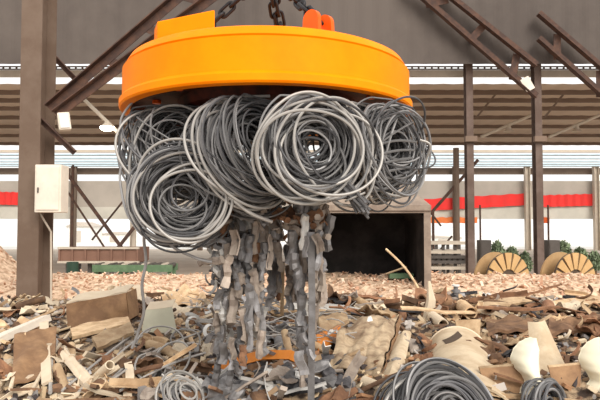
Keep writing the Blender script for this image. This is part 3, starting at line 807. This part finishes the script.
# brown folded panel
p = H(98, 330); Y = p.y
A, Bq, Cq, Dq = P(66, 304, Y), P(126, 293, Y + .25), P(129, 320, Y + .2), P(68, 333, Y - .05)
root = thing('folded_panel', 'brown folded steel panel standing behind the cream beam', 'panel', p)
b = MB(); b.sheet(14, 8, lambda u, v: A.lerp(Bq, u).lerp(Dq.lerp(Cq, u), v) + V((0, .02 * math.sin(u * 5) * math.sin(v * 4) - .015 * noise.noise(V((u * 5, v * 5, 0))), 0)), .012); b.build('face', M['brownpanel'], root, smooth=True)
b = MB(); b.sheet(14, 3, lambda u, v: A.lerp(Bq, u) + V((0, .3 * v, .05 * v + .012 * math.sin(u * 9))), .012); b.build('top_flange', M['pale'], root, smooth=True)
b = MB(); b.sheet(3, 6, lambda u, v: Bq.lerp(Cq, v) + V((.03 * u, .25 * u, .02 * u)), .012); b.build('side_flange', M['brownpanel'], root)
# cream beam
Ya = H(5, 350).y
b = MB(); b.sweep([P(-30, 352, Ya), P(10, 334, Ya + .35), P(47, 318, Ya + .7)], [(-.055, -.03), (.055, -.03), (.055, .03), (-.055, .03)], twist=.2)
tag(b.build('cream_beam', M['cream'], loc=P(10, 334, Ya)), 'long cream beam lying before the thick grey column', 'beam')
# overexposed floor beside the column, its glare built as added white sheets
for (x0, x1, y0, y1, Y, lab) in ((-15, 16, 303, 327, 9.4, 'broad overexposed floor slab lying outside the thick grey column'), (52, 68, 303, 322, 9.4, 'small overexposed floor slab inside the thick grey column')):
    b = MB(); a_, b_, c_, d_ = P(x0, y1, Y - .6), P(x1, y1 + 1, Y - .6), P(x1, y0, Y + .3), P(x0, y0 + 2, Y + .3)
    b.sheet(6, 4, lambda u, v: a_.lerp(b_, u).lerp(d_.lerp(c_, u), v) + V((0, 0, .03 * noise.noise(V((u * 3, v * 3, x0))))), .06)
    tag(b.build('glare_patch', M['white'], loc=a_), lab, 'patch')
# grey green panel
p = H(160, 334); Y = p.y - .05
root = thing('cover_panel', 'pale grey green cover panel leaning behind the loose wire loops', 'panel', p)
A, Bq, Cq, Dq = P(146, 310, Y + .1), P(172, 307, Y + .1), P(177, 333, Y), P(142, 331, Y)
b = MB(); b.sheet(10, 8, lambda u, v: A.lerp(Bq, u).lerp(Dq.lerp(Cq, u), v) + V((0, -.05 * math.sin(u * PI), 0)), .01); b.build('face', M['greenpanel'], root, smooth=True)
b = MB(); b.sheet(10, 3, lambda u, v: A.lerp(Bq, u) + V((0, -.05 * math.sin(u * PI) + .16 * v, .05 * v)), .01); b.build('top_flange', M['pale'], root, smooth=True)
# crumpled beige sheet
Y0, Y1 = H(372, 322).y, H(360, 378).y
A, Bq, Cq, Dq = P(350, 320, Y0), P(399, 317, Y0 + .1), P(380, 378, Y1), P(327, 372, Y1 + .1)
def crum(u, v):
    p = A.lerp(Bq, u).lerp(Dq.lerp(Cq, u), v)
    q = .10 * noise.noise(V((u * 3.2, v * 2.6, 2))) + .025 * noise.noise(V((u * 9, v * 8, 4))) + .07 * math.sin(v * PI)
    return p + V((.02 * noise.noise(V((u * 7, v * 6, 9))), 0, q))
root = thing('crumpled_sheet', 'large crumpled beige sheet in front of the hood', 'sheet', p)
b = MB(); b.sheet(32, 32, crum, .01); b.build('face', M['beige'], root, smooth=True)
b = MB(); b.sheet(20, 4, lambda u, v: V(crum(1, u)) + V((.02 + .05 * v, 0, -.16 * v)), .01); b.build('side_flange', M['brownpanel'], root, smooth=True)
b = MB(); b.add([V(crum(.52, .33)) + V((dx, dy, .015 + dz)) for dx, dy, dz in ((-.03, 0, 0), (.03, .01, .01), (.015, .04, .05), (-.01, .045, .04))], [(0, 1, 2, 3)])
# torn white flake on it
tag(b.build('white_flake', M['white'], loc=crum(.52, .33)), 'small white flake lying on the crumpled beige sheet', 'flake')
# narrow tan sheet to its right
Y0, Y1 = H(405, 345).y, H(390, 398).y
A, Bq, Cq, Dq = P(396, 345, Y0), P(411, 338, Y0 + .1), P(398, 398, Y1), P(374, 402, Y1)
b = MB(); b.sheet(8, 16, lambda u, v: A.lerp(Bq, u).lerp(Dq.lerp(Cq, u), v) + V((0, 0, .04 + .05 * math.sin(u * PI) + .02 * noise.noise(V((u * 4, v * 6, 0))))), .012)
tag(b.build('narrow_sheet', M['beige2'], loc=A, smooth=True), 'narrow tan sheet between crumpled sheet and lower wire coil', 'sheet')
# beige half pipe
Y0, Y1 = H(458, 345).y + .1, H(466, 395).y + .1
root = thing('half_pipe', 'beige bulging half pipe with a dark stain behind lower wire coil', 'pipe', P(460, 350, Y0))
c0, c1 = P(457, 352, Y0), P(472, 428, Y1 - .1)
R0, R1 = .215, .27
ax = (c1 - c0).normalized(); sd = V((1, .1, 0)); sd = (sd - ax * sd.dot(ax)).normalized(); upv = sd.cross(ax)
if upv.z < 0: upv = -upv
def hp(u, v, e=0):
    a = PI * (1.05 - 1.1 * u); r = (R0 + (R1 - R0) * v) + e
    return c0.lerp(c1, v) + sd * r * math.cos(a) * 1.1 + upv * r * math.sin(a)
b = MB(); b.sheet(30, 14, hp, .014); b.build('shell', M['beige2'], root, smooth=True)
b = MB(); b.tube([hp(k / 24, 0, .004) for k in range(25)], .013, 8); b.build('rim', M['pale'], root, smooth=True)
b = MB(); b.sheet(8, 4, lambda u, v: hp(.33 + .16 * u + .03 * v, .22 + .10 * v + .05 * (1 - (2 * u - 1) ** 2) - .12 * u, .009), .003); b.build('stain', M['hole'], root, smooth=True)
# upright tan plate behind it
Yq = H(468, 345).y + .2
b = MB(); A, Bq, Cq, Dq = P(455, 321, Yq), P(480, 319, Yq + .05), P(478, 350, Yq), P(462, 350, Yq)
b.sheet(6, 6, lambda u, v: A.lerp(Bq, u).lerp(Dq.lerp(Cq, u), v) + V((0, .02 * math.sin(u * 4 + v * 3), 0)), .012)
tag(b.build('tan_plate', M['tan'], loc=A), 'upright tan plate just behind the beige half pipe', 'plate')
# brown plates low right
for (q, lab) in ((((479, 368), (532, 364), (531, 405), (492, 408)), 'brown steel plate beside the first cream duct'), (((548, 367), (581, 364), (580, 405), (560, 408)), 'brown steel plate between the two cream ducts')):
    Y = H(510, 396).y
    A, Bq, Cq, Dq = [P(*q[k], Y + (.2 if k < 2 else 0)) for k in range(4)]
    root = thing('steel_plate', lab, 'plate', (A + Cq) / 2, 'brown plates by the ducts')
    b = MB(); b.sheet(10, 8, lambda u, v: A.lerp(Bq, u).lerp(Dq.lerp(Cq, u), v) + V((0, .015 * noise.noise(V((u * 3, v * 3, 1))), 0)), .012); b.build('face', M['brownpanel'], root, smooth=True)
    b = MB(); b.tube([A, A.lerp(Bq, .5), Bq], .012, 8); b.build('edge_bead', M['tan'], root)
# tan plate right of seam
Y = H(545, 366).y + .1
A, Bq, Cq, Dq = P(528, 322, Y), P(544, 320, Y), P(566, 368, Y - .3), P(532, 372, Y - .3)
b = MB(); b.sheet(10, 10, lambda u, v: A.lerp(Bq, u).lerp(Dq.lerp(Cq, u), v) + V((0, -.06 * math.sin(u * PI), .0)), .012)
tag(b.build('curved_sheet', M['beige2'], loc=A, smooth=True), 'tan curved sheet upright behind the gap between cream ducts', 'sheet')
# cream ducts: curved elbows
def duct(px, lab, wpx):
    Y = H(px + 10, 397).y + .15
    root = thing('duct_elbow', lab, 'duct', P(px, 390, Y), 'cream duct elbows')
    ys = [338, 340, 344, 350, 358, 366, 374, 379, 388, 400, 414]
    ls = [20, 13, 7, 2.5, 0, 3, 9.5, 12, 7, -1, -6]
    def fn(u, v):
        y = 338 + 76 * u ** 1.2
        lo_ = px + interp(y, ys, ls)
        half = (px + 2 * wpx - lo_) / 2
        a = PI * (1.0 - v)
        q = P(lo_ + half, y, Y + .2 - .3 * u)
        return q + V((math.cos(a) * half / F * Y, -abs(math.sin(a)) * (.03 + .13 * min(1, u * 6)), 0))
    b = MB(); b.sheet(36, 22, fn, .012); b.build('shell', M['creamduct'], root, smooth=True)
    b = MB(); b.tube([V(fn(k / 30, 0)) for k in range(31)], .008, 8); b.build('rim', M['creamduct'], root, smooth=True)
duct(511, 'cream curved duct elbow nearest the beige half pipe', 12)
duct(579, 'cream curved duct elbow at the far end, past the brown plates', 19)
# lower coil
coil(440, 424, 3.6, (.35, -.8, .5), .30, .34, 110, 'rod coil lying low on the heap in front of the half pipe', tilt=.16, jit=.08, rj=.17, group='rod coils lying on the heap', r=.009, loose=[(-6, -2, -.1, (.3, -1, .4), .30, .03), (4, 0, -.08, (.2, -.9, .5), .28, .04), (10, 2, .0, (.5, -.9, .3), .30, .03)])
coil(545, 404, 3.75, (.5, -.8, .2), .13, .14, 28, 'small rod coil lying by the brown plate between the ducts', tilt=.14, jit=.08, rj=.2, group='rod coils lying on the heap', r=.008)
# small coil bottom left-middle
coil(180, 398, 3.7, (.6, -.5, .7), .13, .12, 20, 'small bright rod coil on the heap below the loose loops', mt='wirelight', tilt=.2, jit=.1, rj=.25, group='rod coils lying on the heap', r=.007)
# loose wire loops on heap
for (cx_, cy_, r_, ax_, lab) in ((160, 352, .17, (.3, -.7, .7), 'wide loose rod ring before the grey green panel'), (170, 372, .16, (-.2, -.6, .8), 'loose rod ring lying across the bright small coil'), (150, 378, .12, (.4, -.4, .9), 'loose rod ring on side of small coil nearer the folded panel'), (185, 350, .11, (0, -.8, .5), 'small loose rod ring nearest the hanging strands')):
    p = H(cx_, cy_); b = MB(); b.tube(loop_pts(p + V((0, 0, .08)), V(ax_), r_, .12, U(0, 6), 0, 0, .06, 64), .0075, 8, True)
    tag(b.build('wire_ring', M['wirelight'], loc=p, smooth=True), lab, 'wire ring', 'loose rod rings on the heap')
# long pale rods, low left
rods = [((62, 402), (136, 340)), ((78, 404), (150, 338)), ((30, 405), (72, 338)), ((95, 405), (168, 352)), ((50, 404), (57, 350)), ((10, 400), (18, 352)), ((110, 392), (200, 340)), ((120, 402), (205, 362))]
for i, (a, c) in enumerate(rods):
    p0, p1 = H(*a) if hit(*a) else P(*a, 3.5), H(*c)
    mid_ = (p0 + p1) / 2 + V((U(-.03, .03), 0, .10))
    strand([p0 + V((0, 0, .07)), mid_, p1 + V((0, 0, .07))], .009 if i not in (2, 4, 5) else .013, 'wirelight' if i not in (2, 5) else 'pale',
           'long pale rod slanting over the heap below the folded panel', 'long pale rods below the folded panel', cat='rod', name='long_rod')
# orange bar
p = H(262, 372)
b = MB()
pts = [P(214, 371, p.y - .05), P(232, 363, p.y), P(262, 355, p.y + .1), P(290, 355, p.y + .1), P(312, 366, p.y)]
b.sweep(pts, [(-.035, -.012), (.035, -.012), (.035, .012), (-.035, .012)], up=(0, -1, .4))
tag(b.build('flat_bar', M['orangebar'], loc=pts[2]), 'bowed orange flat bar lying behind the hanging strands', 'bar')
p = H(345, 365)
# far odd bits: upright tan stake, grey valve
p = H(428, 322); b = MB(); b.sweep([p, P(431, 300, p.y), P(429, 281, p.y + .02)], [(-.05, -.02), (.06, -.02), (.03, .02), (-.03, .02)], [1.2, .9, .25], up=(0, -1, 0))
tag(b.build('tan_stake', M['pale'], loc=p), 'pale tan splinter standing upright beyond the half pipe', 'stake')
p = H(456, 303); root = thing('valve_body', 'small grey valve body standing at the heap rim beyond half pipe', 'valve', p)
b = MB(); b.rings([(0, 0), (.07, 0), (.07, .05), (.05, .06), (.05, .13), (.06, .14), (.06, .17), (.03, .18), (.03, .22), (0, .22)], 20, Matrix.Translation(p)); b.build('body', M['grey'], root)
b = MB(); b.tube([p + V((-.11, 0, .1)), p + V((.11, 0, .1))], .035, 12); b.build('port', M['grey'], root)
b = MB(); b.rings([(0, .22), (.05, .22), (.05, .24), (0, .24)], 16, Matrix.Translation(p)); b.build('wheel', M['white'], root)
strand([P(386, 249, 9), P(405, 268, 8.8), P(420, 292, 8.5), P(424, 312, 8.2)], .018, 'tan', 'long thin tan stick leaning across the hood mouth', cat='stick', name='thin_stick')
strand([P(386, 274, 9), P(406, 267, 8.8)], .014, 'tan', 'short tan twig crossing the leaning stick', cat='stick', name='thin_stick')

# loose small chips between the big pieces
def chips_mat(name, cols):
    m = bpy.data.materials.new(name); m.use_nodes = True
    N = m.node_tree.nodes; L = m.node_tree.links
    ge = N.new('ShaderNodeNewGeometry'); rp = N.new('ShaderNodeValToRGB'); rp.color_ramp.interpolation = 'CONSTANT'
    e = rp.color_ramp.elements
    while len(e) < len(cols): e.new(.5)
    for i, c in enumerate(cols): e[i].position = i / len(cols); e[i].color = (*c, 1)
    L.new(ge.outputs['Random Per Island'], rp.inputs['Fac']); L.new(rp.outputs['Color'], N['Principled BSDF'].inputs['Base Color'])
    N['Principled BSDF'].inputs['Roughness'].default_value = .75; N['Principled BSDF'].inputs['Specular IOR Level'].default_value = .25
    return m
def chips(n, pick, fn, name, mt, label, s0, s1):
    b = MB()
    for i in range(n):
        x, y = pick()
        L_ = U(s0, s1) * (2.4 if R() < .25 else 1); w_ = U(s0, s1) * .7
        b.box((0, 0, 0), (L_, w_, U(.006, .03)), frame((x, y, fn(x, y) + U(0, .035)), G(0, .5), G(0, .5), U(0, 6.28)))
    return tag(b.build(name, mt), label, 'rubble', kind='stuff')
def pick_heap():
    while True:
        y = 3.2 + 6.0 * R() ** 1.25; x = U(-1, 1) * (y * .56)
        return x, y
chips(3600, pick_heap, heapz, 'scrap_chips', chips_mat('scrap chips', [(.07, .045, .035), (.30, .20, .12), (.50, .37, .23), (.16, .09, .055), (.62, .50, .35), (.24, .22, .21), (.36, .19, .10), (.05, .04, .04), (.45, .40, .36)]), 'small mixed chips and crumbs strewn all over the heap', .025, .075)
chips(2600, lambda: (U(-8, 8), U(10.0, 13.4)), ridgez, 'brick_chips', chips_mat('brick chips', [(.72, .52, .38), (.50, .28, .18), (.76, .58, .44), (.42, .26, .17), (.62, .42, .30)]), 'broken brick bits strewn over the tan rubble bank', .03, .085)

# ------------------------------------------------------------------ heap: scattered pieces
def mesh_of(b, mt):
    o = b.build('tmp', M[mt]); d = o.data; bpy.data.objects.remove(o); return d
def bar_mesh(i):
    b = MB(); L = U(.3, .75); n = 6; w_ = U(.02, .055); t_ = U(.008, .03); k = U(-.12, .12)
    pts = [V((L * (j / n - .5), k * (j / n - .5) ** 2 * 2 + G(0, .004), G(0, .006))) for j in range(n + 1)]
    if i % 3 == 0: out = [(0, 0), (w_, 0), (w_, .006), (.006, .006), (.006, w_), (0, w_)]
    else: out = [(-w_ / 2, -t_ / 2), (w_ / 2, -t_ / 2), (w_ / 2, t_ / 2), (-w_ / 2, t_ / 2)]
    b.sweep(pts, out, [U(.85, 1.1) for _ in pts], up=(0, 0, 1), twist=U(-.5, .5)); return b
def plate_mesh(i):
    b = MB(); a, c = U(.14, .32), U(.1, .24); k = U(-1, 1); s = U(0, 50)
    def fn(u, v):
        n_ = .07 * noise.noise(V((u * 2.4 + s, v * 2.4, 0)))
        sk = 1 + .5 * noise.noise(V((u * 1.5, s, v)))
        return (a * (u - .5) * sk, c * (v - .5) * (1 + k * .4 * (u - .5)), n_ + .16 * k * (abs(u - .5) ** 1.6))
    b.sheet(9, 7, fn, .008); return b
def pipe_mesh(i):
    b = MB(); L = U(.2, .45); r = U(.025, .055); n = 18; bend = U(0, .5) if i % 2 else 0
    pts = [V((L * (j / 8 - .5), bend * L * (j / 8 - .5) ** 2, 0)) for j in range(9)]
    ro = [(r * math.cos(2 * PI * k / n), r * math.sin(2 * PI * k / n)) for k in range(n)]
    b.sweep(pts, ro); b.f.pop(); b.f.pop()
    b.sweep(pts, [(x * .8, y * .8) for x, y in ro]); b.f.pop(); b.f.pop()
    h = 9 * n
    for e in (0, 8 * n):
        for k in range(n): b.f.append((e + k, e + (k + 1) % n, h + e + (k + 1) % n, h + e + k))
    return b
def lump_mesh(i):
    b = MB(); bm = bmesh.new(); bmesh.ops.create_icosphere(bm, subdivisions=2, radius=U(.035, .065)); s = U(0, 90)
    for q in bm.verts: q.co *= 1 + .7 * noise.noise(q.co * 16 + V((s, 0, 0))); q.co.z *= .8
    bm.verts.index_update(); b.add([q.co.copy() for q in bm.verts], [tuple(x.index for x in f.verts) for f in bm.faces]); bm.free(); return b
def thin_mesh(i):
    b = MB(); L = U(.25, .6); pts = [V((L * (j / 8 - .5), .06 * noise.noise(V((j * .4, i * 7, 0))), .05 * noise.noise(V((j * .4, i * 3, 9))))) for j in range(9)]
    b.tube(pts, U(.004, .007), 6); return b
def twist_mesh(i):
    b = MB(); r0 = U(.05, .1); tt = U(2, 5); t0 = U(0, 6)
    pts = [V((r0 * (1 - .3 * t) * math.cos(t0 + t * tt), r0 * math.sin(t0 + t * tt), .15 * t - .07)) for t in [k / 22 for k in range(23)]]
    b.sweep(pts, [(-.016, -.003), (.016, -.003), (.016, .003), (-.016, .003)]); return b
KINDS = {'bar': (bar_mesh, 9, 'scrap_bar', 'steel bar'), 'plate': (plate_mesh, 9, 'scrap_plate', 'bent plate'), 'pipe': (pipe_mesh, 5, 'pipe_offcut', 'pipe offcut'),
         'lump': (lump_mesh, 7, 'slag_lump', 'lump'), 'thin': (thin_mesh, 7, 'thin_rod', 'thin rod'), 'twist': (twist_mesh, 6, 'twisted_strip', 'twisted strip')}
LIB = {k: [f(i).__class__ and f(i) for i in range(n)] for k, (f, n, _, _) in KINDS.items()}
LIBM = {}
COLN = {'rust': 'rusty', 'tan': 'tan', 'pale': 'pale', 'brown': 'dark brown', 'grey': 'grey', 'greytan': 'dusty grey', 'dark': 'blackish', 'silver': 'bright', 'wirelight': 'bright', 'beige': 'beige'}
def get(k, mt):
    if (k, mt) not in LIBM: LIBM[k, mt] = [mesh_of(b, mt) for b in LIB[k]]
    return random.choice(LIBM[k, mt])
def zone(px, py):
    far = py < 322
    if px < 62: z = 'along the cream beam'
    elif px < 140: z = 'around the brown folded panel'
    elif px < 208: z = 'around the loose rod rings'
    elif px < 330: z = 'under the hanging strands'
    elif px < 412: z = 'around the crumpled beige sheet'
    elif px < 500: z = 'around the beige half pipe'
    else: z = 'around the cream ducts'
    return ('at the far rim of the heap, beyond ' + z.split(' ', 1)[1]) if far else ('on the near heap ' + z)
def scatter(k, mt, px, py, up=.03, rz=None, tilt=.28, s=1.0):
    p = hit(px, py)
    if p is None: return
    o = bpy.data.objects.new(KINDS[k][2], get(k, mt)); C.objects.link(o)
    o.location = p + V((0, 0, up)); o.rotation_euler = (G(0, tilt), G(0, tilt), rz if rz is not None else U(0, 6.28)); o.scale = (s, s, s)
    z = zone(px, py)
    tag(o, '%s %s %s' % (COLN[mt], KINDS[k][3], z), 'scrap', '%s %ss %s' % (COLN[mt], KINDS[k][3], z))
def pal(px, py):
    if px < 150: return random.choices(['tan', 'pale', 'brown', 'rust', 'greytan', 'grey'], [5, 4, 3, 1.5, 2, 1])[0]
    if px < 215: return random.choices(['greytan', 'pale', 'silver', 'tan', 'brown'], [4, 3, 2, 3, 2])[0]
    if px < 335: return random.choices(['grey', 'greytan', 'silver', 'tan', 'brown'], [4, 3, 1.5, 2, 2])[0]
    return random.choices(['tan', 'brown', 'rust', 'pale', 'greytan', 'dark'], [4, 4, 4, 2, 1.5, 1.5])[0]
# larger named offcuts
def quad(name, pts, mt, th, label, cat, wr=.03, gp=None):
    A, Bq, Cq, Dq = [H(px, py) + V((0, 0, up)) for (px, py, up) in pts]
    sd_ = U(0, 50); b = MB()
    b.sheet(14, 12, lambda u, v: A.lerp(Bq, u).lerp(Dq.lerp(Cq, u), v) + V((0, 0, wr * noise.noise(V((u * 3 + sd_, v * 3, 0))) * 2)), th)
    return tag(b.build(name, M[mt], loc=A, smooth=True), label, cat, gp)
quad('crumpled_sheet', ((98, 300, .10), (138, 299, .14), (150, 307, .06), (112, 308, .10)), 'pale', .01, 'crumpled cream sheet just behind the brown folded panel', 'sheet', .08)
quad('crumpled_sheet', ((160, 300, .08), (198, 298, .14), (206, 312, .10), (172, 311, .05)), 'tan', .01, 'crumpled tan sheet between cover panel and hanging strands', 'sheet', .08)
quad('steel_plate', ((14, 356, .16), (56, 352, .20), (54, 386, .06), (12, 394, .06)), 'brownpanel', .012, 'dark brown plate lying below the cream beam', 'plate')
quad('pale_slat', ((39, 347, .20), (48, 346, .22), (52, 396, .10), (42, 398, .08)), 'pale', .02, 'upright pale slat leaning on the dark brown plate', 'slat', .0)
quad('tan_plank', ((92, 352, .12), (130, 340, .14), (134, 347, .12), (97, 361, .08)), 'tan', .03, 'tan plank lying below the folded panel, its upper end by the rod rings', 'plank', .01)
quad('tan_plank', ((70, 340, .10), (128, 327, .10), (130, 333, .08), (72, 348, .08)), 'tan', .03, 'tan plank lying right along the foot of the folded panel', 'plank', .01)
quad('pale_slat', ((60, 372, .12), (66, 368, .14), (92, 394, .1), (84, 400, .08)), 'pale', .025, 'pale slat lying crosswise under the long rods', 'slat', .01)
quad('tan_plank', ((318, 330, .10), (345, 322, .12), (349, 333, .1), (320, 343, .08)), 'tan', .03, 'tan wood block between vertical bar and crumpled sheet', 'plank', .01)
quad('tan_plank', ((316, 346, .08), (340, 338, .1), (342, 346, .08), (318, 357, .06)), 'orangebar', .03, 'orange brown block below the tan wood block', 'plank', .01)
quad('rusty_bar', ((330, 306, .06), (395, 312, .08), (396, 316, .06), (332, 312, .04)), 'rust', .02, 'long rusty bar across the heap before the hood mouth', 'bar', .01)
quad('brown_plate', ((486, 328, .08), (532, 326, .08), (534, 336, .06), (488, 340, .05)), 'brown', .03, 'dark brown plate behind the first cream duct', 'plate', .03)
quad('brown_plate', ((548, 328, .08), (600, 326, .08), (602, 336, .06), (550, 340, .05)), 'brown', .03, 'dark brown plate behind the second cream duct', 'plate', .03)
quad('tan_plank', ((478, 312, .12), (534, 306, .12), (534, 310, .1), (479, 317, .08)), 'tan', .03, 'long tan plank at the heap rim beyond the half pipe', 'plank', .01)
quad('tan_plank', ((546, 312, .12), (604, 306, .12), (604, 310, .1), (547, 317, .08)), 'tan', .03, 'long tan plank at the heap rim beyond the second cream duct', 'plank', .01)
# near and middle field
CLEAR = [(330, 322, 396, 372), (436, 324, 484, 362), (512, 338, 534, 400), (580, 338, 612, 400), (66, 300, 130, 330), (143, 308, 177, 332), (388, 366, 492, 405), (486, 366, 512, 400), (548, 366, 580, 400), (531, 322, 560, 366), (14, 352, 56, 388), (398, 345, 412, 395)]
def clear(px, py): return any(a < px < c and b < py - 3 < d + 12 for a, b, c, d in CLEAR)
for i in range(400):
    px = U(-15, 615); py = 300 + 105 * U(0, 1) ** .8
    if clear(px, py): continue
    k = random.choices(['bar', 'plate', 'pipe', 'twist', 'lump'], [6, 4, 1.4, 1.6, 1])[0]
    scatter(k, pal(px, py), px, py, up=U(.01, .07))
# far rim, long flat pieces lying across
for i in range(150):
    px = U(-10, 610); py = U(297, 322)
    if clear(px, py): continue
    k = random.choices(['bar', 'plate', 'pipe', 'twist'], [7, 3, 1, 2])[0]
    scatter(k, pal(px, py), px, py, up=U(.02, .12), rz=G(0, .45) if k == 'bar' else None, tilt=.2, s=U(.9, 1.6))
# bright thin rods between strands
for i in range(70):
    px, py = U(196, 335), U(306, 352)
    scatter('thin', random.choice(['wirelight', 'wirelight', 'grey']), px, py, up=U(.02, .14), rz=G(-.2, .5), tilt=.25)
for i in range(60):
    scatter('lump', random.choice(['dark', 'dark', 'grey']), U(215, 350), U(362, 395), up=U(.0, .05), s=U(.8, 1.25))
for i in range(26):
    scatter('twist', random.choice(['silver', 'grey', 'greytan']), U(190, 240), U(300, 350), up=U(.03, .12), tilt=1.2)
# bright flakes
for (px, py, s) in ((336, 345, .6), (366, 292, 1.0), (318, 309, .7), (112, 299, 1.1), (135, 296, 1.2), (20, 372, .5), (5, 390, .5), (35, 360, .7), (120, 330, .5), (540, 300, .9), (490, 303, .8)):
    if hit(px, py): scatter('plate', 'silver' if px > 200 else 'pale', px, py, up=.07, tilt=.35, s=s)
